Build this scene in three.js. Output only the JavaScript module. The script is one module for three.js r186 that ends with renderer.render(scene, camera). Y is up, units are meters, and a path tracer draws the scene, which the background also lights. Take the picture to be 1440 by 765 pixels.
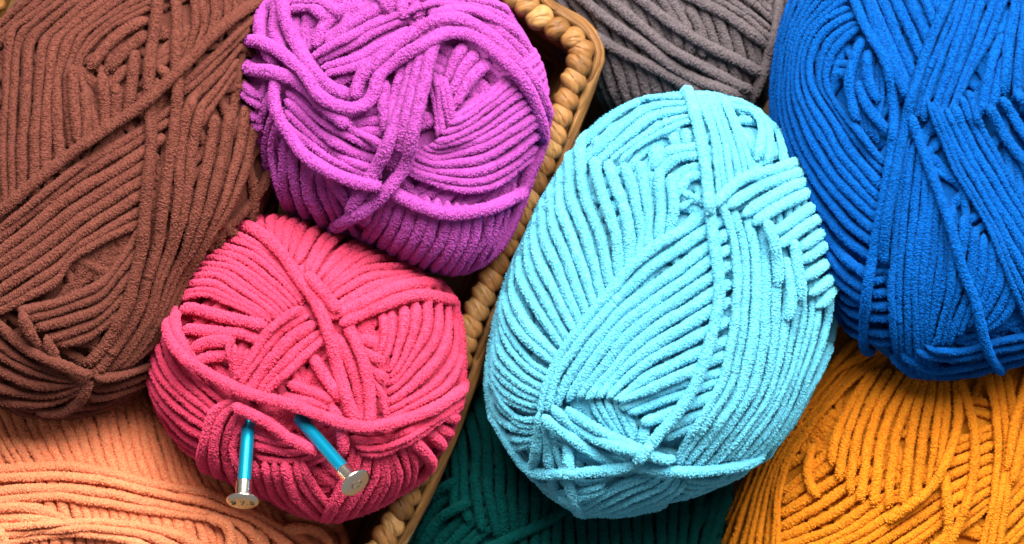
import * as THREE from 'three';
import { mergeGeometries } from 'three/addons/utils/BufferGeometryUtils.js';
import { FontLoader } from 'three/addons/loaders/FontLoader.js';
import { TextGeometry } from 'three/addons/geometries/TextGeometry.js';
import { RectAreaLightUniformsLib } from 'three/addons/lights/RectAreaLightUniformsLib.js';

// ---------- camera, light, exposure ----------
const MM = 0.00025;                      // one plan unit is a quarter of a millimetre
const YREF = 0.095, DIST = 1.2, EYE = YREF + DIST;
const scene = new THREE.Scene();
const camera = new THREE.PerspectiveCamera(2 * Math.atan(765 * MM / 2 / DIST) * 180 / Math.PI, 1440 / 765, 0.05, 20);
camera.position.set(0, EYE, 0); camera.up.set(0, 0, -1); camera.lookAt(0, 0, 0); camera.updateMatrixWorld();
camera.focus = DIST - 0.03; camera.userData.fStop = 9;
scene.background = new THREE.Color().setRGB(0.24, 0.24, 0.25);
RectAreaLightUniformsLib.init();
const key = new THREE.RectAreaLight(new THREE.Color(1, 0.97, 0.93), 25, 1.0, 0.75);
key.position.set(0.16, 1.06, -0.73); key.lookAt(0, 0.08, 0); key.name = 'window_light'; scene.add(key);
const renderer = new THREE.WebGLRenderer({ antialias: true });
renderer.setSize(1024, 544);
renderer.toneMapping = THREE.LinearToneMapping; renderer.toneMappingExposure = 1.0;
renderer.shadowMap.enabled = true; renderer.outputColorSpace = THREE.SRGBColorSpace;

// ---------- helpers ----------
function rng(seed) { let a = seed >>> 0; return () => { a = (a + 0x6D2B79F5) | 0; let t = Math.imul(a ^ (a >>> 15), 1 | a); t = (t + Math.imul(t ^ (t >>> 7), 61 | t)) ^ t; return ((t ^ (t >>> 14)) >>> 0) / 4294967296; }; }
const V = (x, y, z) => new THREE.Vector3(x, y, z);
const P = (s) => s.trim().split(/\s+/).map((q) => q.split(',').map(Number));   // "x,y x,y" plan points
const taken = {};
function numbered(n) { if (!(n in taken)) { taken[n] = 0; return n; } taken[n]++; return n + '_' + String(taken[n]).padStart(3, '0'); }
function mesh(name, geo, mat, parent, kind) {
  const m = new THREE.Mesh(geo, mat); m.name = name; m.castShadow = m.receiveShadow = true; parent.add(m);
  if (kind) m.userData.kind = kind;
  return m;
}
function thing(name, label, category, pos, group) {
  const g = new THREE.Group(); g.name = numbered(name); g.position.copy(pos); g.userData = { label, category };
  if (group) g.userData.group = group;
  scene.add(g); return g;
}
// plan point to world at height y (the plan is drawn as seen from the eye above the table)
function plan(px, py, y) { const k = MM * (EYE - y) / DIST; return V((px - 720) * k, y, (py - 382.5) * k); }
function catmull(pts, t) {   // t in 0..1 over a list of [x, y]
  const n = pts.length - 1, f = Math.min(Math.max(t, 0), 1) * n, i = Math.min(Math.floor(f), n - 1), u = f - i;
  const a = pts[Math.max(i - 1, 0)], b = pts[i], c = pts[i + 1], d = pts[Math.min(i + 2, n)];
  return b.map((_, k) => 0.5 * (2 * b[k] + (c[k] - a[k]) * u + (2 * a[k] - 5 * b[k] + 4 * c[k] - d[k]) * u * u + (3 * b[k] - a[k] - 3 * c[k] + d[k]) * u * u * u));
}
function resample(pts, n) {  // n + 1 points, even in length
  if (pts.length === 2) return Array.from({ length: n + 1 }, (_, i) => pts[0].map((v, k) => v + (pts[1][k] - v) * i / n));
  const fine = [], N = 24 * (pts.length - 1); for (let i = 0; i <= N; i++) fine.push(catmull(pts, i / N));
  const L = [0]; for (let i = 1; i <= N; i++) L.push(L[i - 1] + Math.hypot(...fine[i].map((v, k) => v - fine[i - 1][k])));
  const out = []; let j = 0;
  for (let i = 0; i <= n; i++) {
    const s = L[N] * i / n; while (j < N - 1 && L[j + 1] < s) j++;
    const u = (s - L[j]) / Math.max(L[j + 1] - L[j], 1e-9); out.push(fine[j].map((v, k) => v + (fine[j + 1][k] - v) * Math.min(Math.max(u, 0), 1)));
  }
  return out;
}
const plen = (p) => { let s = 0; for (let i = 1; i < p.length; i++) s += Math.hypot(p[i][0] - p[i - 1][0], p[i][1] - p[i - 1][1]); return s; };

// ---------- textures ----------
function dataTex(w, h, fn, srgb) {
  const d = new Uint8Array(w * h * 4);
  for (let y = 0; y < h; y++) for (let x = 0; x < w; x++) { const c = fn(x, y), k = (y * w + x) * 4; d[k] = c[0]; d[k + 1] = c[1]; d[k + 2] = c[2]; d[k + 3] = 255; }
  const t = new THREE.DataTexture(d, w, h, THREE.RGBAFormat); t.wrapS = t.wrapT = THREE.RepeatWrapping; t.magFilter = THREE.LinearFilter; t.minFilter = THREE.LinearMipmapLinearFilter; t.generateMipmaps = true;
  if (srgb) t.colorSpace = THREE.SRGBColorSpace;
  t.needsUpdate = true; return t;
}
function tileNoise(seed, w, h, cx, cy) {   // periodic value noise, cx x cy cells on a w x h tile
  const r = rng(seed), g = new Float32Array(cx * cy).map(() => r()), s = (t) => t * t * (3 - 2 * t);
  return (x, y) => {
    const fx = x / w * cx, fy = y / h * cy, ix = Math.floor(fx), iy = Math.floor(fy), u = s(fx - ix), v = s(fy - iy);
    const G = (a, b) => g[((b % cy) + cy) % cy * cx + ((a % cx) + cx) % cx];
    return (G(ix, iy) * (1 - u) + G(ix + 1, iy) * u) * (1 - v) + (G(ix, iy + 1) * (1 - u) + G(ix + 1, iy + 1) * u) * v;
  };
}
// chenille pile: short tufts lying across the strand. Tile = 40 mm along (u) by one turn around (v)
const pile = (() => {
  const w = 768, h = 320, H = new Float32Array(w * h), r = rng(77);
  for (let k = 0; k < 5200; k++) {
    const x0 = r() * w, y0 = r() * h, a = 0.9 + r() * 0.9, len = 9 + r() * 9, wd = 4.2 + r() * 2.6, top = 0.35 + 0.65 * r(), ca = Math.cos(a * 0.5 + 0.85), sa = Math.sin(a * 0.5 + 0.85);
    for (let dy = -20; dy <= 20; dy++) for (let dx = -20; dx <= 20; dx++) {
      const al = dx * ca + dy * sa, ac = -dx * sa + dy * ca, q = (al / len) ** 2 + (ac / wd) ** 2; if (q >= 1) continue;
      const x = ((Math.floor(x0 + dx) % w) + w) % w, y = ((Math.floor(y0 + dy) % h) + h) % h, v = top * Math.sqrt(1 - q); if (v > H[y * w + x]) H[y * w + x] = v;
    }
  }
  const n1 = tileNoise(5, w, h, 190, 80);
  const bump = dataTex(w, h, (x, y) => { const v = 255 * Math.min(1, H[y * w + x] * 0.85 + n1(x, y) * 0.15); return [v, v, v]; });
  const n2 = tileNoise(6, w, h, 24, 8), n3 = tileNoise(7, w, h, 260, 110);
  const col = dataTex(w, h, (x, y) => { const v = 255 * Math.min(1, 0.80 + 0.05 * n2(x, y) + 0.15 * n3(x, y)); return [v, v, v]; }, true);
  return { bump, col };
})();
function yarn(rgb, sheen = 0.5, bump = 0.00045) {
  const c = new THREE.Color(...rgb.map((v) => v / 255)).convertSRGBToLinear();
  const sc = c.clone().lerp(new THREE.Color(1, 1, 1), 0.12);
  return new THREE.MeshPhysicalMaterial({ color: c, map: pile.col, bumpMap: pile.bump, bumpScale: bump, roughness: 1, specularIntensity: 0.15, sheen, sheenColor: sc, sheenRoughness: 0.55 });
}

// ---------- yarn balls ----------
const TURN = 0.040;                                     // metres of strand per texture tile
const GX = 800, GY = 560, CELL = 2, OX = -80, OY = -180; // plan grid on which each ball remembers how high its windings have piled up
class Ball {
  constructor(o) {
    Object.assign(this, o); this.r = rng(o.seed); this.rings = []; this.H = new Float32Array(GX * GY);
    const base = plan(o.c[0], o.c[1], o.y); this.C = base;
    this.pw = 2.25;
    this.kpx = MM * (EYE - o.y) / DIST;                 // metres per plan unit at the ball's waist
    // radius of the waist against direction, from the outline
    const out = P(o.outline).map(([x, y]) => [Math.atan2(y - o.c[1], x - o.c[0]), Math.hypot(x - o.c[0], y - o.c[1]) - (o.inset ?? 0.65) * o.w]).sort((a, b) => a[0] - b[0]);
    const N = 180; this.R = new Float32Array(N);
    for (let i = 0; i < N; i++) {
      const t = -Math.PI + 2 * Math.PI * i / N; let j = out.findIndex((q) => q[0] > t); if (j < 0) j = 0;
      const b = out[j], a = out[(j + out.length - 1) % out.length]; let d = b[0] - a[0], e = t - a[0]; if (d <= 0) d += 2 * Math.PI; if (e < 0) e += 2 * Math.PI;
      this.R[i] = a[1] + (b[1] - a[1]) * Math.min(e / d, 1);
    }
    for (let k = 0; k < 3; k++) { const q = this.R.slice(); for (let i = 0; i < N; i++) this.R[i] = (q[(i + N - 2) % N] + 2 * q[(i + N - 1) % N] + 2 * q[i] + 2 * q[(i + 1) % N] + q[(i + 2) % N]) / 8; }
    this.g = thing('yarn_ball', o.label, 'yarn ball', V(base.x, o.y - o.b, base.z), 'balls of chunky chenille yarn');
    this.mat = yarn(o.rgb, o.sheen ?? 0.5, o.bump); this.fmat = this.mat.clone(); this.fmat.map = this.fmat.bumpMap = null; this.tones = [0.9, 0.96, 1.02].map((f) => { const q = this.mat.clone(); q.color.multiplyScalar(f); return q; });
    this.under();
  }
  rad(th) { const f = (th / (2 * Math.PI) + 0.5) * 180, i = Math.floor(f), u = f - i; return (this.R[(i + 180) % 180] * (1 - u) + this.R[(i + 1) % 180] * u) * this.kpx; }
  // distance from the centre to the skin raised by h metres, along unit direction d
  reach(d, h) {
    const rho = Math.hypot(d.x, d.z), R = this.rad(Math.atan2(d.z, d.x)) + h, b = this.b + h;
    return Math.pow(Math.pow(rho / R, this.pw) + Math.pow(Math.abs(d.y) / b, this.pw), -1 / this.pw);
  }
  // direction from the centre to the plan point on the skin raised by h; also t = how near the waist it lies
  aim(px, py, h) {
    let y = this.y + this.b * 0.7, t = 0, q;
    for (let k = 0; k < 14; k++) {
      q = plan(px, py, y); const dx = q.x - this.C.x, dz = q.z - this.C.z;
      t = Math.hypot(dx, dz) / (this.rad(Math.atan2(dz, dx)) + h);
      const ny = this.y + (this.b + h) * Math.pow(Math.max(1 - Math.pow(Math.min(t, 1), this.pw), 0), 1 / this.pw);
      y = y * 0.45 + ny * 0.55;
    }
    const d = V(q.x - this.C.x, t >= 1 ? 0 : y - this.y, q.z - this.C.z); if (d.lengthSq() < 1e-12) d.y = 1;
    return { d: d.normalize(), t };
  }
  high(x, y) { const i = Math.round((x - OX) / CELL), j = Math.round((y - OY) / CELL); return i < 0 || j < 0 || i >= GX || j >= GY ? 0 : this.H[j * GX + i]; }
  under() {   // earlier windings, all round the ball, one layer down
    const { w, r } = this, list = [], px = this.kpx, loops = this.loops ?? 46;
    for (let k = 0; k < loops; k++) {
      const ax = V(r() - 0.5, (r() - 0.5) * 0.9, r() - 0.5).normalize(), u = V(-ax.z, 0.001, ax.x).cross(ax).normalize(), v = ax.clone().cross(u), off = (r() - 0.5) * 0.9, lift = -(0.45 + 0.3 * r()) * w * px;
      const pts = []; for (let i = 0; i < 110; i++) { const a = i / 110 * 2 * Math.PI, d = u.clone().multiplyScalar(Math.cos(a)).addScaledVector(v, Math.sin(a)).addScaledVector(ax, off).normalize(); pts.push(d.multiplyScalar(this.reach(d, lift)).add(this.C)); }
      pts.push(pts[0].clone(), pts[1].clone()); const rec = []; list.push(this.tube(pts, null, 6, false, null, rec));
      rec.forEach((q, i) => { if (q.p.y < this.C.y + 0.12 * this.b || i > 110) return; const k = MM * (EYE - q.p.y) / DIST; q.x = q.p.x / k + 720; q.y = q.p.z / k + 382.5; q.h = -0.5 * w; q.deep = 1; q.next = rec[i + 1]; if (q.x > -40 && q.x < 1480 && q.y > -40 && q.y < 805) this.rings.push(q); });
    }
    mesh('inner_winding', mergeGeometries(list), this.mat, this.g, 'stuff');
    const core = new THREE.SphereGeometry(1, 40, 28), p = core.attributes.position;
    for (let i = 0; i < p.count; i++) { const d = V(p.getX(i), p.getY(i), p.getZ(i)).normalize(); d.multiplyScalar(this.reach(d, -1.0 * w * px)).add(this.C).sub(this.g.position); p.setXYZ(i, d.x, d.y, d.z); }
    const uv = core.attributes.uv; for (let i = 0; i < uv.count; i++) uv.setXY(i, uv.getX(i) * 8, uv.getY(i) * 14);
    core.computeVertexNormals(); mesh('core', core, this.mat, this.g);
  }
  tube(pts, normals, seg = 9, caps = false, prof = null, rec = null) {   // a strand of pile through world points
    const { r } = this, n = pts.length, pos = [], uv = [], idx = [], wob = [r() * 9, r() * 9, r() * 9], rad0 = (this.w * 0.5 - (rec ? 0.9 : 0)) * this.kpx * (0.96 + 0.08 * r());
    let s = r(); const v0 = r();
    const T = V(0, 0, 0), N = V(0, 0, 0), B = V(0, 0, 0);
    for (let i = 0; i < n; i++) {
      T.subVectors(pts[Math.min(i + 1, n - 1)], pts[Math.max(i - 1, 0)]).normalize();
      if (normals) N.copy(normals[i]); else N.subVectors(pts[i], this.C).normalize();
      N.addScaledVector(T, -N.dot(T)).normalize(); B.crossVectors(T, N);
      if (i) s += pts[i].distanceTo(pts[i - 1]) / TURN;
      let rr = rad0 * (1 + 0.025 * Math.sin(s * 31 + wob[0]) + 0.015 * Math.sin(s * 57 + wob[1]) + 0.035 * Math.sin(s * 13 + wob[2])) * (prof ? prof[i] : 1);
      if (caps) { const e = Math.min(i, n - 1 - i); if (e < 4) rr *= Math.sqrt(Math.max(1 - ((4 - e) / 4.05) ** 2, 0.01)); }
      if (rec) rec.push({ p: pts[i].clone(), T: T.clone(), N: N.clone(), B: B.clone(), rr });
      for (let k = 0; k <= seg; k++) {
        const a = k / seg * 2 * Math.PI - Math.PI / 2, q = k === seg ? 0 : k, j = k === seg ? pos[(i * (seg + 1)) * 3 + 0] : 0;
        const f = rr * (1 + (r() - 0.5) * (normals ? 0.1 : 0.06));
        if (k === seg) { const o = i * (seg + 1) * 3; pos.push(pos[o], pos[o + 1], pos[o + 2]); }
        else pos.push(pts[i].x + (B.x * Math.cos(a) + N.x * Math.sin(a) * 0.93) * f - this.g.position.x, pts[i].y + (B.y * Math.cos(a) + N.y * Math.sin(a) * 0.93) * f - this.g.position.y, pts[i].z + (B.z * Math.cos(a) + N.z * Math.sin(a) * 0.93) * f - this.g.position.z);
        uv.push(s, v0 + k / seg);
        if (i < n - 1 && k < seg) { const a0 = i * (seg + 1) + k, b0 = a0 + seg + 1; idx.push(a0, a0 + 1, b0, a0 + 1, b0 + 1, b0); }
      }
    }
    const g = new THREE.BufferGeometry(); g.setAttribute('position', new THREE.Float32BufferAttribute(pos, 3)); g.setAttribute('uv', new THREE.Float32BufferAttribute(uv, 2)); g.setIndex(idx); g.computeVertexNormals();
    const nn = g.attributes.normal; for (let i = 0; i < n; i++) { const a = i * (seg + 1), b = a + seg, q = V(nn.getX(a) + nn.getX(b), nn.getY(a) + nn.getY(b), nn.getZ(a) + nn.getZ(b)).normalize(); nn.setXYZ(a, q.x, q.y, q.z); nn.setXYZ(b, q.x, q.y, q.z); }
    return g;
  }
  // n strands side by side between guide lines, laid over whatever lies there already
  band(n, ...guides) {
    let o = {}; if (typeof guides[guides.length - 1] === 'object') o = guides.pop();
    const G = guides.map((s) => resample(P(s), 40)), { w, r } = this;
    const at = [0]; for (let i = 1; i < G.length; i++) { let d = 0; for (let k = 0; k <= 40; k += 4) d += Math.hypot(G[i][k][0] - G[i - 1][k][0], G[i][k][1] - G[i - 1][k][1]); at.push(at[i - 1] + d); }
    const laid = [], lines = [];
    for (let s = 0; s < n; s++) {
      let line;
      if (G.length === 1) line = G[0];
      else {
        const f = (n === 1 ? 0.5 : s / (n - 1)) * at[at.length - 1]; let i = 0; while (i < G.length - 2 && at[i + 1] < f) i++;
        const u = i + (f - at[i]) / (at[i + 1] - at[i]); line = G[0].map((_, k) => catmull(G.map((g) => g[k]), u / (G.length - 1)));
      }
      lines.push(line);
    }
    const gap = (s, k) => { let v = 9e9; const L = lines[s], a = L[Math.max(k - 1, 0)], b = L[Math.min(k + 1, 40)], l = Math.hypot(b[0] - a[0], b[1] - a[1]) || 1; for (const q of [s - 1, s + 1]) if (lines[q]) v = Math.min(v, Math.abs((lines[q][k][0] - L[k][0]) * (b[1] - a[1]) - (lines[q][k][1] - L[k][1]) * (b[0] - a[0])) / l); return v; };
    for (let s = 0; s < n; s++) {
      const line = lines[s], fat = line.map((_, k) => Math.min(1.06, Math.max(gap(s, k) / w * 1.12, 0.55)));
      const m = Math.max(6, Math.round(plen(line) / 3.2)), pts = resample(line, m), a1 = r() * 7, a2 = r() * 7, amp = w * (o.wob ?? 0.055);
      for (let i = 0; i <= m; i++) {
        const a = pts[Math.max(i - 1, 0)], b = pts[Math.min(i + 1, m)], l = Math.hypot(b[0] - a[0], b[1] - a[1]) || 1, e = amp * (Math.sin(i * 0.11 + a1) + 0.6 * Math.sin(i * 0.29 + a2)); pts[i][2] = -(b[1] - a[1]) / l; pts[i][3] = (b[0] - a[0]) / l;
        if (n > 1 || o.wob) { pts[i][0] += pts[i][2] * e; pts[i][1] += pts[i][3] * e; }
      }
      const raw = pts.map(([x, y, nx, ny]) => Math.max(...[-0.28, 0, 0.28].map((k) => this.high(x + nx * k * w, y + ny * k * w))));
      const D = Math.round(w * 0.3 / 3.2), S = o.taut ?? w * 0.75 / 3.2;
      const dil = raw.map((_, i) => { let v = 0; for (let k = -D; k <= D; k++) v = Math.max(v, raw[Math.min(Math.max(i + k, 0), m)]); return v; });
      const h = dil.map((_, i) => { let v = 0, q = 0; for (let k = -Math.ceil(3 * S); k <= 3 * S; k++) { const g = Math.exp(-k * k / (2 * S * S)); v += g * dil[Math.min(Math.max(i + k, 0), m)]; q += g; } return Math.min(Math.max(v / q, raw[i] * 0.85), 3.0 * w); });
      const up = (0.36 + (r() - 0.5) * 0.14 + (o.up ?? 0)) * w;
      const wid = h.map((_, i) => { const f = i / m * 40, k = Math.min(Math.floor(f), 39); return fat[k] + (fat[k + 1] - fat[k]) * (f - k); });
      h.forEach((v, i) => { h[i] = v + up * (0.4 + 0.6 * wid[i]) + (s % 2) * 0.4 * w * Math.max(0, 0.85 - wid[i]); });
      pts.forEach((p, i) => { const t = this.aim(p[0], p[1], 0).t, q = Math.min(Math.max((t - 0.8) / 0.22, 0), 1); h[i] *= 1 - 0.5 * q * q * (3 - 2 * q); });   // windings press flatter round the flank
      laid.push({ pts, h, wid });
    }
    for (const { pts, h, wid } of laid) {
      const dirs = pts.map((p, i) => this.aim(p[0], p[1], h[i] * this.kpx)), m = pts.length - 1;
      const P3 = dirs.map(({ d }, i) => d.clone().multiplyScalar(this.reach(d, h[i] * this.kpx)).add(this.C));
      // a strand that reaches the ball's flank or leaves the picture goes on round the ball
      const more = (i0, i1) => {
        const p = pts[i0], outside = p[0] < 6 || p[0] > 1434 || p[1] < 6 || p[1] > 759;
        if (!(dirs[i0].t > 0.9 || outside) || o.stop || (!outside && dirs[i0].t < dirs[i1].t)) return [];
        const d = dirs[i0].d, t = d.clone().sub(dirs[i1].d); t.addScaledVector(d, -t.dot(d)); if (t.lengthSq() < 1e-12) return []; t.normalize();
        const out = []; for (let k = 1; k <= 14; k++) { const a = k * 0.075, q = d.clone().multiplyScalar(Math.cos(a)).addScaledVector(t, Math.sin(a)); if (!outside && k < 3) q.y -= 0.02 * k; q.normalize(); out.push(q.clone().multiplyScalar(this.reach(q, h[i0] * this.kpx * Math.max(0.3, 1 - 0.07 * k))).add(this.C)); }
        return out;
      };
      const j = Math.min(5, m), pre = more(0, j), post = more(m, m - j), all = [...pre.reverse(), ...P3, ...post];
      // sink loose ends into the windings beneath
      const sink = (i, f) => { const c = all[i].clone().sub(this.C), l = c.length(); all[i].addScaledVector(c, -f * w * this.kpx / l); };
      const dip = o.dip ?? 0.35;
      if (!pre.length) for (let i = 0; i < Math.min(5, m >> 1); i++) sink(i, dip * (1 - i / 5) ** 2);
      if (!post.length) for (let i = 0; i < Math.min(5, m >> 1); i++) sink(all.length - 1 - i, dip * (1 - i / 5) ** 2);
      const nor = all.map((p) => { const d = p.clone().sub(this.C), th = Math.atan2(d.z, d.x), R = this.rad(th), rho = Math.hypot(d.x, d.z), A = Math.pow(rho / R, this.pw - 1) / R, Bq = Math.pow(Math.abs(d.y) / this.b, this.pw - 1) / this.b * Math.sign(d.y); return V(A * Math.cos(th), Bq, A * Math.sin(th)).normalize(); });
      const np = pre.length, prof = all.map((_, i) => wid[Math.min(Math.max(i - np, 0), m)]), rec = [];
      const tone = Math.floor(r() * 3); mesh('yarn_strand', this.tube(all, nor, 9, true, prof, rec), this.tones[tone], this.g);
      rec.forEach((q, i) => { const k = i - np; if (k < -8 || k > m + 8) return; if (k >= 0 && k <= m) { q.x = pts[k][0]; q.y = pts[k][1]; q.h = h[k]; } else q.side = 1; q.next = rec[i + 1]; q.tone = [0.92, 0.97, 1.02][tone]; this.rings.push(q); });
      const rr = w * 0.5;
      for (let i = 0; i <= m; i++) {
        const [x, y] = pts[i], i0 = Math.floor((x - rr - OX) / CELL), i1 = Math.ceil((x + rr - OX) / CELL), j0 = Math.floor((y - rr - OY) / CELL), j1 = Math.ceil((y + rr - OY) / CELL);
        for (let b = Math.max(j0, 0); b <= Math.min(j1, GY - 1); b++) for (let a = Math.max(i0, 0); a <= Math.min(i1, GX - 1); a++) {
          const q = rr * rr - (a * CELL + OX - x) ** 2 - (b * CELL + OY - y) ** 2; if (q <= 0) continue;
          const v = h[i] + Math.sqrt(q) * 0.72; if (v > this.H[b * GX + a]) this.H[b * GX + a] = v;
        }
      }
    }
    return this;
  }
  // the short fibres of the pile that stand out from the strands
  fuzz() {
    const r = rng(this.seed * 131 + 7), w = this.w, px = this.kpx, M = [], col = [], m4 = new THREE.Matrix4(), X = V(0, 0, 0), Y = V(0, 0, 0), Z = V(0, 0, 0);
    for (const q of this.rings) {
      const step = q.next ? q.p.distanceTo(q.next.p) : 0; if (!step || q.rr < 0.3 * w * 0.5 * px) continue;
      const top = q.h === undefined ? 1 : this.high(q.x, q.y) - q.h - 0.5 * w; if (q.h !== undefined && top > (q.deep ? 0.1 : 0.5) * w) continue;   // buried under later windings
      const around = 2.3, n = Math.min(60, step * q.rr * around * 2 / (px * px * FUZZ)), cnt = Math.floor(n) + (r() < n % 1 ? 1 : 0);
      for (let k = 0; k < cnt; k++) {
        const a = Math.PI / 2 + (r() - 0.5) * 2 * around, ca = Math.cos(a), sa = Math.sin(a) * 0.93, u = r();
        Y.copy(q.B).multiplyScalar(ca).addScaledVector(q.N, sa).normalize();
        const px0 = q.p.x + (q.next.p.x - q.p.x) * u + Y.x * q.rr * 0.97, py0 = q.p.y + (q.next.p.y - q.p.y) * u + Y.y * q.rr * 0.97, pz0 = q.p.z + (q.next.p.z - q.p.z) * u + Y.z * q.rr * 0.97;
        Y.addScaledVector(q.T, (r() - 0.5) * 0.7).addScaledVector(q.B, (r() - 0.5) * 0.7).normalize();
        Z.crossVectors(q.T, Y).normalize(); X.crossVectors(Y, Z);
        const sx = px * (0.85 + 0.4 * r()), sz = px * (1.3 + 0.9 * r()), sy = px * (1.1 + 1.3 * r() * r());
        m4.set(X.x * sx, Y.x * sy, Z.x * sz, px0 - this.g.position.x, X.y * sx, Y.y * sy, Z.y * sz, py0 - this.g.position.y, X.z * sx, Y.z * sy, Z.z * sz, pz0 - this.g.position.z, 0, 0, 0, 1);
        M.push(...m4.elements); col.push((0.80 + 0.28 * r()) * (q.tone ?? 0.96));
      }
    }
    const n = col.length, im = new THREE.InstancedMesh(TUFT, this.fmat, n); im.name = 'pile'; im.userData.kind = 'stuff'; im.castShadow = im.receiveShadow = true;
    im.instanceMatrix.array.set(M.length < 100000 ? M : Float32Array.from(M)); const c = new THREE.Color(); for (let i = 0; i < n; i++) im.setColorAt(i, c.setScalar(Math.min(1, col[i])));
    this.g.add(im); tufts += n; return this;
  }
}
let tufts = 0; const FUZZ = 7;
const TUFT = (() => { const g = new THREE.BufferGeometry(), p = [], n = 4; for (let i = 0; i < n; i++) { const a = i / n * 2 * Math.PI, b = (i + 1) / n * 2 * Math.PI; p.push(Math.cos(a), -0.3, Math.sin(a), 0.15, 1, 0, Math.cos(b), -0.3, Math.sin(b)); } g.setAttribute('position', new THREE.Float32BufferAttribute(p, 3)); g.computeVertexNormals(); return g; })();

// ---------- setting ----------
{
  const n1 = tileNoise(11, 512, 512, 128, 40), n2 = tileNoise(12, 512, 512, 12, 4), map = dataTex(512, 512, (x, y) => { const v = 70 + 26 * n1(x, y) + 26 * n2(x, y); return [v * 1.2, v * 0.92, v * 0.66]; }, true);
  map.repeat.set(3, 3);
  const t = mesh('tabletop', new THREE.BoxGeometry(1.2, 0.03, 0.9), new THREE.MeshStandardMaterial({ map, roughness: 0.7 }), scene); t.position.y = -0.015; t.userData.kind = 'structure';
}

// ---------- basket ----------
const straw = (() => {
  const w = 256, h = 256, a = tileNoise(21, w, h, 6, 90), b = tileNoise(22, w, h, 3, 28), c = tileNoise(23, w, h, 14, 10), d = tileNoise(24, w, h, 60, 60);
  const bump = dataTex(w, h, (x, y) => { const v = 255 * (0.55 * a(x, y) + 0.45 * b(x, y)); return [v, v, v]; });
  const cols = [[172, 121, 72], [154, 104, 58], [188, 140, 88], [138, 94, 52]];
  const mats = cols.map((q, i) => {
    const map = dataTex(w, h, (x, y) => { const f = 0.78 + 0.2 * a(x, y + i * 37) + 0.12 * b(x, y + i * 91) - 0.10 * c(x + i * 53, y) - (d(x + i * 31, y) > 0.93 ? 0.18 : 0); return q.map((v, k) => Math.max(0, Math.min(255, v * f * (k === 2 ? 0.96 : 1)))); }, true);
    return new THREE.MeshPhysicalMaterial({ map, bumpMap: bump, bumpScale: 0.0004, roughness: 0.5, specularIntensity: 0.5 });
  });
  return mats;
})();
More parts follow.
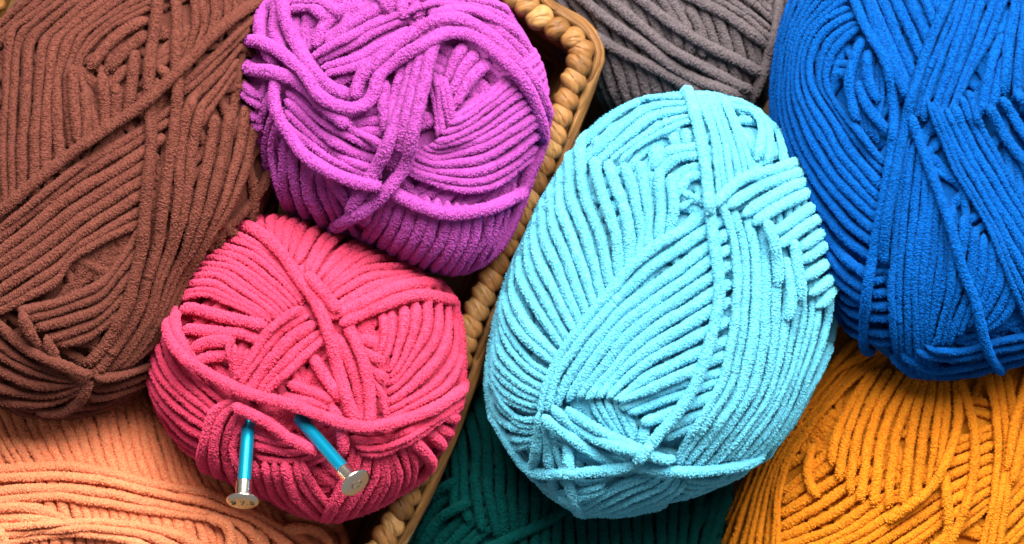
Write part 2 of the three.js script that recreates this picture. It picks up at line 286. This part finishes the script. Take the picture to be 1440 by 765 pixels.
{
  const RIM = 0.084, r = rng(404);
  const loop = P('300,1150 400,1075 470,900 522,795 560,729 605,632 638,545 664,460 698,383 723,330 768,228 796,150 816,95 821,72 806,50 785,38 755,18 725,-6 600,-66 350,-168 170,-245 110,-250 70,-195 0,-28 -130,270 -260,565 -350,775 -352,830 -310,880 0,1015 200,1105');
  loop.push(loop[0]);
  const world = resample(loop, 900).map(([x, y]) => plan(x, y, RIM)).slice(0, 900), M = world.length;
  const c0 = world.reduce((s, p) => s.add(p), V(0, 0, 0)).multiplyScalar(1 / M);
  const g = thing('wicker_basket', 'tan woven straw basket with a thick braided rim holding four yarn balls', 'basket', V(c0.x, 0, c0.z));
  const tan = world.map((_, i) => world[(i + 1) % M].clone().sub(world[(i + M - 1) % M]).normalize());
  const outw = tan.map((t, i) => { const o = V(t.z, 0, -t.x); return o.dot(world[i].clone().sub(c0)) < 0 ? o.negate() : o; });
  const L = [0]; for (let i = 1; i <= M; i++) L.push(L[i - 1] + world[i % M].distanceTo(world[i - 1]));
  const at = (s) => { s = ((s % L[M]) + L[M]) % L[M]; let a = 0, b = M; while (b - a > 1) { const m = (a + b) >> 1; if (L[m] <= s) a = m; else b = m; } const u = (s - L[a]) / (L[a + 1] - L[a]), j = (a + 1) % M; return { p: world[a].clone().lerp(world[j], u), t: tan[a].clone().lerp(tan[j], u).normalize(), o: outw[a].clone().lerp(outw[j], u).normalize() }; };
  // braid lumps: fat turns of a twisted rope
  const pitch = 0.0063, cnt = Math.round(L[M] / pitch), lumpGeo = [];
  for (let v = 0; v < 5; v++) {
    const q = new THREE.SphereGeometry(1, 22, 14), p = q.attributes.position, uv = q.attributes.uv, n = [tileNoise(50 + v, 6, 6, 5, 5)];
    for (let i = 0; i < p.count; i++) {
      let x = p.getX(i), y = p.getY(i), z = p.getZ(i);
      const s = (a, e) => Math.sign(a) * Math.pow(Math.abs(a), e); x = s(x, 0.75); z = s(z, 0.8); y = s(y, 0.85);
      const crease = 1 - 0.14 * Math.exp(-((z * 2.2 - 0.3 + 0.4 * (v - 2) * 0.5 + x * 0.35) ** 2) * 18), f = crease * (1 + 0.08 * (n[0](x * 2 + 3, z * 2 + 3) - 0.5));
      p.setXYZ(i, x * f * (1 - 0.12 * z * z), y * f * (1 - 0.2 * Math.max(x, 0) ** 2), z * f);
      uv.setXY(i, x * 0.22 + 0.5 + v * 0.2, (z * 0.55 + y * 0.35) * 0.17 + v * 0.21);
    }
    q.computeVertexNormals(); lumpGeo.push(q);
  }
  for (let k = 0; k < cnt; k++) {
    const { p, t, o } = at((k + 0.25 * (r() - 0.5)) * L[M] / cnt), m = mesh('braid_turn', lumpGeo[Math.floor(r() * 5)], straw[[0, 1, 0, 2, 1, 3][Math.floor(r() * 6)]], g);
    // each turn leans along the rim
    const lean = 0.74 + 0.16 * (r() - 0.5), X = o.clone().multiplyScalar(Math.cos(lean)).addScaledVector(t, Math.sin(lean) * -1), Z = V(0, 1, 0).cross(X).negate(); const Y = V(0, 1, 0).addScaledVector(o, 0.25).normalize(); Z.crossVectors(X, Y).normalize(); Y.crossVectors(Z, X);
    const sc = [0.0050 * (0.95 + 0.12 * r()), 0.0046 * (0.92 + 0.16 * r()), 0.0041 * (0.94 + 0.12 * r())];
    m.matrixAutoUpdate = true; const mt = new THREE.Matrix4().makeBasis(X, Y, Z); m.quaternion.setFromRotationMatrix(mt); m.scale.set(...sc); m.position.copy(p).addScaledVector(o, -0.0008).sub(g.position); m.position.y += (r() - 0.5) * 0.0006;
  }
  // long straw wraps along the outside of the rim and coils of the wall
  const strip = (s0, s1, off0, off1, y0, y1, rw, rh, mat, name, seg = 10) => {
    const n = Math.max(6, Math.round((s1 - s0) / (name === 'wall_coil' ? 0.0045 : 0.0018))), pos = [], uv = [], idx = [];
    for (let i = 0; i <= n; i++) {
      const f = i / n, { p, t, o } = at(s0 + (s1 - s0) * f), e = Math.sin(Math.PI * f), taper = name === 'wall_coil' ? 1 : Math.pow(Math.max(e, 0.02), 0.35), off = off0 + (off1 - off0) * f, y = y0 + (y1 - y0) * f;
      for (let k = 0; k <= seg; k++) {
        const a = (k % seg) / seg * 2 * Math.PI, ro = Math.cos(a) * rw * taper, ry = Math.sin(a) * rh * taper;
        pos.push(p.x + o.x * (off + ro) - g.position.x, p.y + y + ry, p.z + o.z * (off + ro) - g.position.z); uv.push((s0 + (s1 - s0) * f) / 0.05, k / seg * 0.8);
        if (i < n && k < seg) { const a0 = i * (seg + 1) + k, b0 = a0 + seg + 1; idx.push(a0, b0, a0 + 1, a0 + 1, b0, b0 + 1); }
      }
    }
    const q = new THREE.BufferGeometry(); q.setAttribute('position', new THREE.Float32BufferAttribute(pos, 3)); q.setAttribute('uv', new THREE.Float32BufferAttribute(uv, 2)); q.setIndex(idx); q.computeVertexNormals(); return mesh(name, q, mat, g);
  };
  const wraps = Math.round(L[M] / 0.012);
  for (let k = 0; k < wraps; k++) {
    const s = k * L[M] / wraps + (r() - 0.5) * 0.004;
    strip(s, s + 0.040 + 0.006 * r(), 0.0042 + 0.0008 * r(), 0.0060 + 0.0008 * r(), -0.0028, -0.0085 - 0.001 * r(), 0.0015 + 0.0007 * r(), 0.0028, straw[Math.floor(r() * 4)], 'rim_wrap');
  }
  for (let k = 0; k < 9; k++) strip(0, L[M], 0.001 - 0.0011 * k + 0.0006 * (r() - 0.5), 0.001 - 0.0011 * k, -0.0085 - k * 0.0084, -0.0085 - k * 0.0084, 0.0034, 0.0046, straw[k % 4], 'wall_coil');
  // bottom
  const sh = new THREE.Shape(world.filter((_, i) => i % 12 === 0).map((p, i) => { const d = V(p.x - c0.x, 0, p.z - c0.z); d.multiplyScalar((d.length() - 0.006) / d.length()); return new THREE.Vector2(d.x, -d.z); }));
  const fl = new THREE.ExtrudeGeometry(sh, { depth: 0.004, bevelEnabled: false }); fl.rotateX(-Math.PI / 2); const fm = mesh('basket_bottom', fl, straw[3], g); fm.position.y = 0.001;
}

// ---------- the balls, lower ones first ----------
const grey = new Ball({ seed: 1, c: [950, 0], y: 0.041, b: 0.040, w: 15, rgb: [112, 101, 104], label: 'charcoal grey yarn ball between the basket corner and the royal blue ball',
  outline: '690,-50 740,40 800,110 860,165 940,190 1030,180 1085,140 1108,60 1115,-40 1080,-120 980,-165 850,-165 740,-120' });
grey.band(18, '770,-8 815,60 838,120 860,165', '840,-8 868,50 885,100 905,165', '910,-8 930,40 950,90 965,130', '985,-8 1005,50 1020,100 1030,140', '1050,10 1062,60 1070,110')
  .band(3, '930,0 948,30 955,70', '965,10 985,45 990,80')
  .band(1, '757,-2 809,31 859,64 918,94 970,122 1012,136 1050,150').band(1, '815,-6 851,25 907,63 948,94 990,116 1054,138').band(1, '851,-6 896,31 940,67 990,94 1057,129')
  .band(1, '896,-6 934,25 990,61 1040,86 1073,105').band(1, '968,-6 1018,19 1051,42 1084,68').band(4, '998,-6 1046,22 1086,55', '1062,-6 1090,22').band(2, '1098,-8 1089,42 1072,106 1056,147', '1112,-8 1103,42 1086,106 1068,150');

const green = new Ball({ seed: 2, c: [805, 745], y: 0.044, b: 0.042, w: 14.5, rgb: [0, 70, 68], label: 'dark teal green yarn ball lying low in shadow outside the basket',
  outline: '565,770 590,680 625,600 672,545 720,510 800,500 900,540 985,610 1035,700 1030,800 960,900 800,940 650,900' });
green.band(7, '572,775 600,712 650,662', '600,775 640,725 690,690', '650,778 700,735 750,700')
  .band(6, '900,790 930,740 970,690', '980,790 1010,740 1030,690')
  .band(24, '630,570 640,640 640,725', '668,550 688,622 690,690 703,760', '730,560 745,640 748,700 745,780', '800,600 815,700 820,790', '900,640 903,700 905,800', '965,650 965,720 955,800', '1030,650 1010,730 985,800')
  .band(1, '690,770 729,752 768,734 800,712').band(2, '575,765 590,720 640,675', '590,775 620,730 660,705');

const salmon = new Ball({ seed: 3, c: [180, 730], y: 0.052, b: 0.047, w: 15.5, rgb: [255, 160, 114], label: 'salmon orange yarn ball in the basket under the brown and pink ones',
  outline: '-170,740 -120,630 -40,560 60,530 180,530 300,590 400,665 470,720 498,765 480,830 400,890 250,920 80,900 -90,850' });
salmon.band(26, '-20,575 5,630 25,660 45,710 50,775', '40,570 60,620 85,665 110,715 120,775', '110,570 125,620 140,665 165,720 175,780', '170,550 185,620 200,670 225,730 235,785', '215,560 235,630 255,690 285,740 295,790', '280,620 300,680 330,725 350,785', '340,650 370,710 400,770')
  .band(4, '-14,661 55,656 111,658 172,669 228,683 292,695 347,718 400,745 445,775', '-14,706 69,698 139,705 222,720 290,730 325,745 350,785')
  .band(2, '-14,716 50,715 95,730 140,738', '-14,728 50,730 95,738 140,742').band(3, '-12,743 60,738 120,733 180,738 250,752 290,775', '-5,765 60,755 120,752 190,762 230,785')
  .band(1, '-10,735 2,752 10,780').band(1, '292,728 315,736 324,752 324,785').band(2, '405,725 440,728 475,742 492,765', '400,745 430,745 455,755 470,780');

const orange = new Ball({ seed: 4, c: [1280, 690], y: 0.05, b: 0.047, w: 13.5, rgb: [234, 142, 34], label: 'golden orange yarn ball outside the basket under the royal blue one',
  outline: '1000,790 1015,730 1045,670 1082,590 1112,500 1165,430 1270,415 1390,425 1490,480 1550,600 1560,740 1520,880 1420,960 1280,985 1120,940 1030,870' });
orange.band(12, '1098,695 1140,660 1175,622 1200,600', '1096,735 1150,700 1200,668 1235,645', '1094,770 1170,742 1230,702 1275,688', '1150,795 1240,745 1300,705 1330,690', '1240,800 1310,745 1350,712')
  .band(9, '1325,630 1398,598', '1325,690 1398,655', '1325,765 1400,705').band(6, '1405,700 1455,645', '1395,790 1455,730')
  .band(9, '1190,455 1120,560 1060,650 1008,770', '1210,470 1150,560 1085,650 1050,775', '1260,490 1190,545 1120,630 1098,690 1094,775')
  .band(3, '1210,475 1160,530 1120,600', '1255,485 1190,515 1150,545')
  .band(10, '1228,515 1185,590 1168,652', '1246,515 1205,600 1188,690', '1285,520 1245,600 1228,712', '1312,525 1297,600 1285,706', '1332,525 1330,600 1315,668')
  .band(1, '1143,622 1136,668 1149,700').band(1, '1328,660 1334,742 1318,765').band(1, '1345,530 1347,590 1336,635 1314,680 1284,708 1245,735')
  .band(1, '1350,530 1370,606 1368,672 1351,731 1330,775').band(3, '1388,520 1404,608 1398,692 1380,780', '1415,520 1426,614 1416,700 1402,780').band(2, '1440,545 1426,600 1418,660', '1455,560 1440,610 1425,680');

const brown = new Ball({ seed: 5, c: [150, 230], y: 0.092, b: 0.058, w: 16, rgb: [122, 69, 57], label: 'brown yarn ball, the largest in the basket',
  outline: '12,8 60,-50 150,-100 260,-110 350,-70 392,0 396,100 404,190 410,285 374,345 285,412 240,500 205,550 160,582 90,596 20,590 -50,545 -90,440 -100,300 -85,170 -45,75' });
brown.band(4, '192,122 215,106 245,76', '215,85 248,66').band(3, '190,138 225,128 250,125', '222,92 240,112 255,130')
  .band(3, '-14,46 15,22 48,-8', '-10,68 30,34 82,-8')
  .band(9, '85,-8 35,30 16,48 10,100 8,150 5,215 8,300', '145,-8 90,38 68,62 62,105 58,160 55,270', '215,8 155,38 118,76 114,105 125,145 138,200')
  .band(2, '208,26 170,47 126,93', '210,44 180,70 150,98').band(1, '180,92 165,110 150,130')
  .band(1, '142,100 147,140 148,188').band(1, '163,116 164,150 161,180').band(1, '191,68 186,110 179,165').band(1, '103,90 104,140 112,205').band(1, '118,128 122,160 122,200')
  .band(5, '272,-8 276,35 268,62 256,90', '332,-8 330,15 322,45')
  .band(5, '366,18 310,70 256,118', '345,52 305,100 262,140', '335,98 305,140 276,182')
  .band(6, '273,133 262,165 254,212 250,273 240,340 222,390 205,445 172,500 148,528', '305,160 296,215 284,275 262,345 240,392 220,445 190,495 160,522', '362,140 352,205 330,275 292,345 263,392 241,440 213,487 174,520')
  .band(8, '248,148 189,190 111,234 55,279 0,323 -30,350', '218,235 165,270 100,312 50,350 0,385 -25,400', '198,310 111,357 80,392 42,415 0,437 -25,447')
  .band(5, '196,322 150,392 95,420 22,438', '190,375 145,425 105,442 45,460', '168,440 140,462 115,475 78,486').band(2, '28,440 42,468 62,495', '64,474 72,490 80,505')
  .band(1, '222,-8 219,30 211,83 209,128 212,170 213,200 206,273 200,343 189,390 178,432 150,482 120,516')
  .band(1, '247,-8 249,40 247,90 250,125 245,180 243,200 233,260 222,340 208,390 192,440 161,490 130,532')
  .band(3, '-16,566 40,590 110,588 165,572 212,535', '-16,540 40,576 110,575 160,562 214,522')
  .band(3, '130,532 165,528 218,512', '120,558 160,556 218,530').band(5, '-16,474 0,484 36,509 70,522 108,534', '-16,556 0,562 60,568 92,560 126,542')
  .band(1, '48,578 85,580 110,566 126,540').band(1, '-16,446 0,459 42,493 92,515 130,530')
  .band(1, '372,-6 314,36 258,92 200,147 150,180 108,210 55,251 0,298 -30,322');

const violet = new Ball({ seed: 6, c: [562, 160], y: 0.098, b: 0.05, w: 18.5, inset: 0.85, rgb: [190, 84, 177], label: 'violet yarn ball in the basket beside the braided corner', loops: 50,
  outline: '319,150 321,95 334,55 363,0 415,-50 490,-80 570,-85 660,-60 722,10 760,75 774,120 768,190 748,255 730,312 708,358 652,398 600,386 540,358 470,328 405,306 372,262 348,205' });
violet.band(5, '400,190 400,260 420,312', '462,245 470,280 492,318')
  .band(13, '545,272 530,308 508,338', '610,280 595,330 573,362', '660,290 650,345 622,385', '716,285 706,325 684,364')
  .band(3, '455,230 480,275 500,312', '510,240 520,280 510,320')
  .band(4, '375,110 360,165 355,215 364,262 388,300', '398,150 382,200 386,250 412,308')
  .band(4, '333,108 345,120 364,138', '329,160 345,170 364,182')
  .band(2, '440,66 455,36 480,10', '455,64 490,36 538,6').band(4, '434,82 500,45 564,16', '454,104 515,88 580,48').band(2, '402,14 437,10 458,24', '408,0 450,2 478,18')
  .band(1, '538,-8 549,16').band(3, '558,-8 570,22', '602,-8 614,26')
  .band(3, '655,60 640,85 628,118', '692,84 660,115 638,152').band(4, '605,98 612,150 618,196', '625,105 634,150 640,188')
  .band(3, '470,170 505,160 540,150', '480,195 510,185 545,185').band(1, '540,112 540,150 546,188').band(1, '571,86 557,140 550,200')
  .band(7, '400,115 450,155 490,180 545,208', '398,155 435,190 480,222 535,240', '408,205 440,230 480,250 535,268')
  .band(2, '610,-8 700,8 748,60 778,110', '612,2 695,18 742,65 771,122').band(3, '612,16 665,14 720,42 758,95 770,150', '615,40 675,42 728,85 760,140 768,180')
  .band(11, '638,166 681,137 722,100 745,82', '610,202 660,184 715,148 758,114', '584,214 622,222 690,203 768,150', '570,240 625,262 690,261 772,205')
  .band(1, '548,268 594,291 636,300 692,291 745,262 772,222')
  .band(1, '585,76 568,140 550,190 538,220 520,252 505,275 490,303').band(1, '597,65 585,110 572,165 563,205 550,240').band(1, '611,52 598,111 583,175 572,227 555,255 530,283 497,305 460,326')
  .band(1, '366,32 348,48 338,68').band(1, '378,-8 366,30 370,60 388,92').band(1, '392,-8 386,40 396,70 412,98')
  .band(1, '390,106 385,135 390,160 406,188 433,222 483,250 536,264').band(1, '326,86 340,90 355,98 390,103 422,118 450,145 490,178')
  .band(1, '397,-8 402,30 425,75 453,114 487,132 512,132').band(1, '498,140 510,105 550,68 598,35 634,25 676,40 720,78 753,120 770,165 768,215')
  .band(1, '338,72 345,60 362,58 392,72 425,100 445,130 470,147 495,152 515,146 527,128 531,110 548,92 598,60 631,46 667,52 708,84 742,125 760,170 764,205 752,245');

const blue = new Ball({ seed: 7, c: [1320, 215], y: 0.098, b: 0.058, w: 14.5, rgb: [6, 95, 182], label: 'royal blue yarn ball outside the basket',
  outline: '1104,0 1086,70 1080,160 1092,260 1120,350 1160,430 1198,486 1245,510 1285,532 1330,537 1390,527 1450,512 1510,465 1550,380 1570,230 1560,90 1510,-30 1410,-95 1260,-95 1150,-60' });
blue.band(7, '1120,300 1165,365 1240,385', '1150,370 1190,425 1252,440', '1168,420 1195,465 1255,484')
  .band(6, '1212,55 1200,95 1200,125 1210,185', '1238,90 1240,130 1232,200').band(1, '1220,68 1221,111 1234,142').band(1, '1176,100 1192,105')
  .band(12, '1106,-8 1090,70 1083,150 1092,220 1128,310 1170,385 1218,425', '1151,-8 1120,42 1107,97 1109,160 1140,235 1190,300 1236,338', '1196,9 1151,39 1132,78 1134,125 1162,175 1190,222 1240,280', '1212,36 1173,70 1161,111 1173,142 1207,183 1244,232')
  .band(1, '1213,52 1197,95 1195,125 1204,170').band(1, '1205,112 1220,150 1250,186')
  .band(6, '1222,-8 1250,60 1280,130', '1262,-8 1285,40 1302,80', '1312,-8 1322,14')
  .band(3, '1400,80 1390,120 1370,160', '1440,60 1430,150')
  .band(8, '1278,190 1266,260 1258,340 1254,420 1262,505', '1298,210 1290,300 1280,400 1285,515', '1320,250 1312,330 1302,420 1306,505', '1332,300 1330,380 1314,450 1308,490')
  .band(8, '1340,290 1338,390 1320,470 1312,490', '1372,320 1362,405 1348,440 1332,488', '1400,345 1396,395 1365,460', '1432,395 1417,438 1385,468')
  .band(4, '1300,488 1345,494 1400,482 1455,470', '1250,498 1290,527 1340,532 1390,521 1455,505')
  .band(6, '1350,-8 1318,70 1296,125 1286,165', '1374,-8 1342,80 1320,150 1316,170', '1414,-8 1386,62 1360,112 1340,165').band(1, '1413,46 1396,83 1380,160').band(1, '1413,78 1396,150').band(2, '1432,-8 1418,60 1414,130', '1448,-8 1436,60 1430,140')
  .band(7, '1302,138 1318,178 1345,240 1390,320 1425,400 1445,450', '1332,150 1352,195 1392,265 1450,360', '1362,125 1388,195 1455,310').band(3, '1388,146 1424,206 1455,240', '1428,125 1455,165')
  .band(1, '1218,-8 1234,44 1257,92 1276,138')
  .band(1, '1199,-8 1218,39 1246,89 1257,155 1253,215 1244,270 1233,330 1222,390 1216,440 1215,482').band(1, '1336,-8 1304,69 1282,139 1270,190 1260,240 1247,310 1241,370')
  .band(1, '1281,160 1290,190 1309,242 1334,309 1354,381 1371,423 1390,495 1410,524');

const pink = new Ball({ seed: 8, c: [430, 515], y: 0.094, b: 0.05, w: 17, rgb: [238, 78, 116], label: 'raspberry pink yarn ball in the basket with two needles stuck in it', loops: 50,
  outline: '338,308 378,296 450,316 530,345 600,380 638,418 653,480 655,530 645,600 620,650 565,694 490,732 440,734 370,698 290,662 238,615 208,562 203,510 214,460 243,415 268,362 298,328' });
pink.band(9, '346,322 355,306 374,297', '382,340 380,312 394,300', '405,358 420,322 442,312', '437,386 462,345 486,325')
  .band(3, '395,500 430,552 440,565', '425,566 462,542').band(2, '398,556 450,570 492,592', '404,540 450,556 480,566')
  .band(8, '444,392 490,345 545,345', '455,402 520,355 594,372', '462,415 520,382 606,380 628,396', '470,430 535,400 600,390 636,408')
  .band(11, '312,328 345,335 385,360 432,418', '290,357 333,365 378,395 416,432', '268,385 310,387 360,420 397,447', '253,420 290,415 335,432 376,452').band(1, '252,440 269,434 317,446 374,458').band(1, '256,462 311,468 344,470 372,484').band(2, '266,494 290,482 328,478', '270,510 300,500 335,500')
  .band(4, '320,480 325,510 330,545', '345,490 342,520 340,545')
  .band(9, '538,438 540,470 535,500', '575,426 572,470 550,525', '612,420 610,465 580,515 545,552', '645,432 650,490 622,545 545,590')
  .band(5, '500,476 530,482', '505,492 542,515', '524,545 537,560 546,590')
  .band(12, '245,432 252,465 268,500 300,540 335,575', '226,455 233,500 262,540 318,588', '211,490 220,530 255,570 304,605', '206,530 222,580 258,620 296,642', '224,602 245,632 290,656')
  .band(5, '350,600 394,615 445,618', '358,650 410,656 470,640').band(8, '335,650 350,690 375,712', '385,652 405,700 445,735', '425,650 445,690 478,726')
  .band(10, '500,622 490,660 452,732', '530,632 530,680 492,736', '548,632 560,670 546,704', '575,622 582,660 572,694').band(1, '576,615 600,640 606,654 592,672').band(1, '600,604 628,632', { stop: 1 }).band(1, '613,598 641,616', { stop: 1 }).band(1, '618,572 650,577', { stop: 1 }).band(1, '618,584 648,590', { stop: 1 })
  .band(5, '483,594 519,602 572,592 648,548', '505,638 547,634 600,606 648,572')
  .band(1, '438,498 460,535 486,565').band(1, '470,468 494,515 508,565 512,600').band(1, '484,448 508,500 519,545 521,600')
  .band(4, '338,556 302,578 289,617 287,655 308,692', '348,576 332,610 330,650 366,704')
  .band(1, '458,446 502,429 558,404 613,399 644,420').band(1, '478,456 530,433 586,415 644,424')
  .band(5, '428,432 385,457 358,493 330,538', '460,470 419,508 380,548 362,570')
  .band(1, '430,383 458,415 478,438').band(1, '322,322 345,318 370,331 395,355 419,390 444,426 460,462 472,507 485,551 500,596')
  .band(1, '246,436 248,465 264,500').band(1, '324,570 372,592 411,619 450,637', { up: 0.45 }).band(1, '466,570 480,605 484,640')
  .band(1, '235,446 240,478 264,507 319,540 361,557 405,568 464,589 490,598 524,600 572,589 613,573 650,548');

const cyan = new Ball({ seed: 9, c: [938, 425], y: 0.1, b: 0.056, w: 16, rgb: [116, 213, 239], label: 'light sky blue yarn ball against the outer side of the basket', loops: 56,
  outline: '968,124 1055,138 1108,188 1148,258 1176,340 1182,420 1168,500 1132,585 1072,655 985,698 900,718 815,728 766,694 725,650 693,600 683,545 692,470 708,400 738,325 778,248 816,196 850,160 905,132' });
cyan.band(5, '842,265 880,232', '872,335 895,300').band(2, '944,180 950,210', '963,178 967,210')
  .band(6, '795,212 840,165 895,132 958,130', '815,238 853,202 908,158 970,145', '868,228 915,195 972,166')
  .band(4, '915,234 944,212 990,204', '952,275 970,250 996,246').band(2, '955,292 992,266', '960,270 990,285')
  .band(7, '1080,275 1088,320', '1110,260 1120,330', '1150,290 1160,350')
  .band(6, '980,132 1003,195 1013,285', '1000,138 1022,200 1034,262', '1024,146 1044,195 1058,250').band(4, '1018,143 1045,144 1070,175 1066,222', '1062,138 1098,170 1112,215 1118,245')
  .band(16, '716,382 712,420 730,465 784,516', '736,340 734,384 762,440 797,492', '771,262 772,320 795,380 825,455', '806,218 811,275 833,331 852,418', '863,226 882,275 893,330 888,376', '906,226 914,300 916,350', '945,243 947,290 939,332')
  .band(7, '706,430 712,462 745,508 780,530', '694,480 700,512 730,542 766,560', '690,535 712,562 757,580').band(5, '712,572 730,588 756,592', '728,628 757,622')
  .band(5, '828,558 843,585 866,616', '850,560 865,590 885,622', '872,562 887,591 900,630').band(2, '908,596 902,626', '928,600 916,630')
  .band(5, '868,574 930,550 1020,520', '932,618 1010,585')
  .band(10, '757,586 773,528 803,478 848,420 900,364 964,320 1028,278', '780,576 800,525 850,460 905,410 1028,322', '805,564 845,510 900,450 1028,362', '828,564 860,525 920,470 1028,404', '850,562 900,516 960,482 1026,448', '868,568 915,546 1024,498')
  .band(12, '1015,282 1034,345 1036,400 1033,456 1017,533 975,605 944,658', '1053,300 1064,364 1064,431 1060,480 1040,550 990,625 962,660', '1080,305 1092,370 1093,431 1088,490 1068,560 1015,635 985,664', '1112,335 1127,400 1125,450 1108,520 1080,580 1025,650', '1150,395 1152,450 1132,520 1096,602 1045,656', '1180,418 1168,485 1132,562 1074,648')
  .band(1, '1003,290 1042,253 1098,236 1134,222').band(1, '1024,290 1070,262 1143,237').band(1, '1045,302 1098,270 1150,247').band(1, '1060,314 1098,289 1156,262').band(2, '1086,330 1126,303 1163,280', '1094,346 1134,317 1168,295').band(5, '1122,350 1170,317', '1132,392 1178,358', '1150,432 1180,398').band(1, '1078,308 1090,345 1096,400').band(1, '1107,360 1113,415 1110,450').band(1, '1118,335 1122,375 1130,420')
  .band(5, '958,674 1000,677 1050,668', '948,706 980,702').band(6, '810,710 864,683 910,668', '892,718 945,696 964,680').band(3, '806,680 850,676', '812,700 850,690')
  .band(3, '756,580 757,620 750,660', '772,600 783,635 800,670').band(1, '795,664 805,696 816,722').band(1, '798,620 800,665')
  .band(1, '794,575 837,602 881,624 930,645').band(1, '774,572 803,597 848,622 906,638 946,650').band(1, '760,586 795,610 837,638 875,652 948,663 1003,661 1050,652 1076,640', { stop: 1 })
  .band(2, '690,590 745,670 790,708 816,726 870,724 940,714', '705,605 752,676 795,700 818,716', { stop: 1 })
  .band(1, '684,540 692,580 720,630 748,663 795,666 864,660 895,648 915,625 945,590 972,552 990,508 1005,455 1012,405 1006,355 998,290 993,240 986,200 976,155 966,126', { taut: 14 });

for (const b of [grey, green, salmon, orange, brown, violet, blue, pink, cyan]) b.fuzz();
// ---------- knitting needles ----------
const font = await new FontLoader().loadAsync('fonts/droid/droid_sans_regular.typeface.json');
const anod = new THREE.MeshPhysicalMaterial({ color: new THREE.Color().setRGB(0.0, 0.42, 0.68), metalness: 0.75, roughness: 0.3, clearcoat: 0.4, clearcoatRoughness: 0.2 });
const nick = (() => { const a = tileNoise(31, 128, 128, 60, 60), b = tileNoise(32, 128, 128, 9, 9), t = dataTex(128, 128, (x, y) => { const v = 30 + 30 * a(x, y) + 30 * b(x, y); return [v, v, v]; }); return new THREE.MeshStandardMaterial({ color: new THREE.Color().setRGB(0.84, 0.76, 0.62), metalness: 1, roughness: 1, roughnessMap: t, bumpMap: t, bumpScale: 0.00004 }); })();
const stamp = new THREE.MeshStandardMaterial({ color: new THREE.Color().setRGB(0.16, 0.14, 0.10), metalness: 0.6, roughness: 0.6 });
function needle(label, from, to, y0, elev, text) {
  // from: where the shaft leaves the yarn; to: middle of the head, plan points
  const A = plan(from[0], from[1], y0), flat = V((to[0] - from[0]) * MM, 0, (to[1] - from[1]) * MM), len = flat.length() / Math.cos(elev) * 0.985, ax = flat.normalize().multiplyScalar(Math.cos(elev)).add(V(0, Math.sin(elev), 0));
  const tip = A.clone().addScaledVector(ax, -0.055), g = thing('knitting_needle', label, 'knitting needle', tip, 'pair of knitting needles in the pink yarn');
  g.quaternion.setFromUnitVectors(V(0, 1, 0), ax);
  const T = 0.055 + len, r = 0.0023;
  const sh = (pts, n = 40) => new THREE.LatheGeometry(pts.map(([x, y]) => new THREE.Vector2(x, y)), n);
  mesh('shaft', sh([[0.0003, 0], [0.0012, 0.006], [r, 0.02], [r, T - 0.0062]]), anod, g);
  mesh('ferrule', sh([[r, T - 0.0072], [r + 0.00035, T - 0.0071], [r + 0.0004, T - 0.0068], [r + 0.0004, T - 0.002], [r + 0.0008, T - 0.0012], [r + 0.0012, T - 0.0008]]), nick, g);
  const hd = mesh('head', sh([[r, T - 0.0010], [0.0045, T - 0.0007], [0.0053, T - 0.0004], [0.0055, T], [0.0053, T + 0.0004], [0.0047, T + 0.00075], [0.003, T + 0.00085], [0, T + 0.0009]], 56), nick, g);
  const tg = new TextGeometry(text, { font, size: 0.0027, depth: 0.0003, curveSegments: 4, bevelEnabled: false }); tg.computeBoundingBox(); const bb = tg.boundingBox; tg.translate(-(bb.min.x + bb.max.x) / 2, -(bb.min.y + bb.max.y) / 2, 0); tg.rotateX(-Math.PI / 2);
  const tm = mesh('stamped_size', tg, stamp, hd); tm.position.y = T + 0.00072; return { g, tm };
}
needle('blue knitting needle with round metal head, standing straight in the pink ball', [350, 584], [347, 697], 0.1375, 0.54, '9 7.5');
needle('blue knitting needle with round metal head, slanting across the pink ball', [412, 578], [502, 671], 0.138, 0.62, 'C2');

renderer.render(scene, camera);
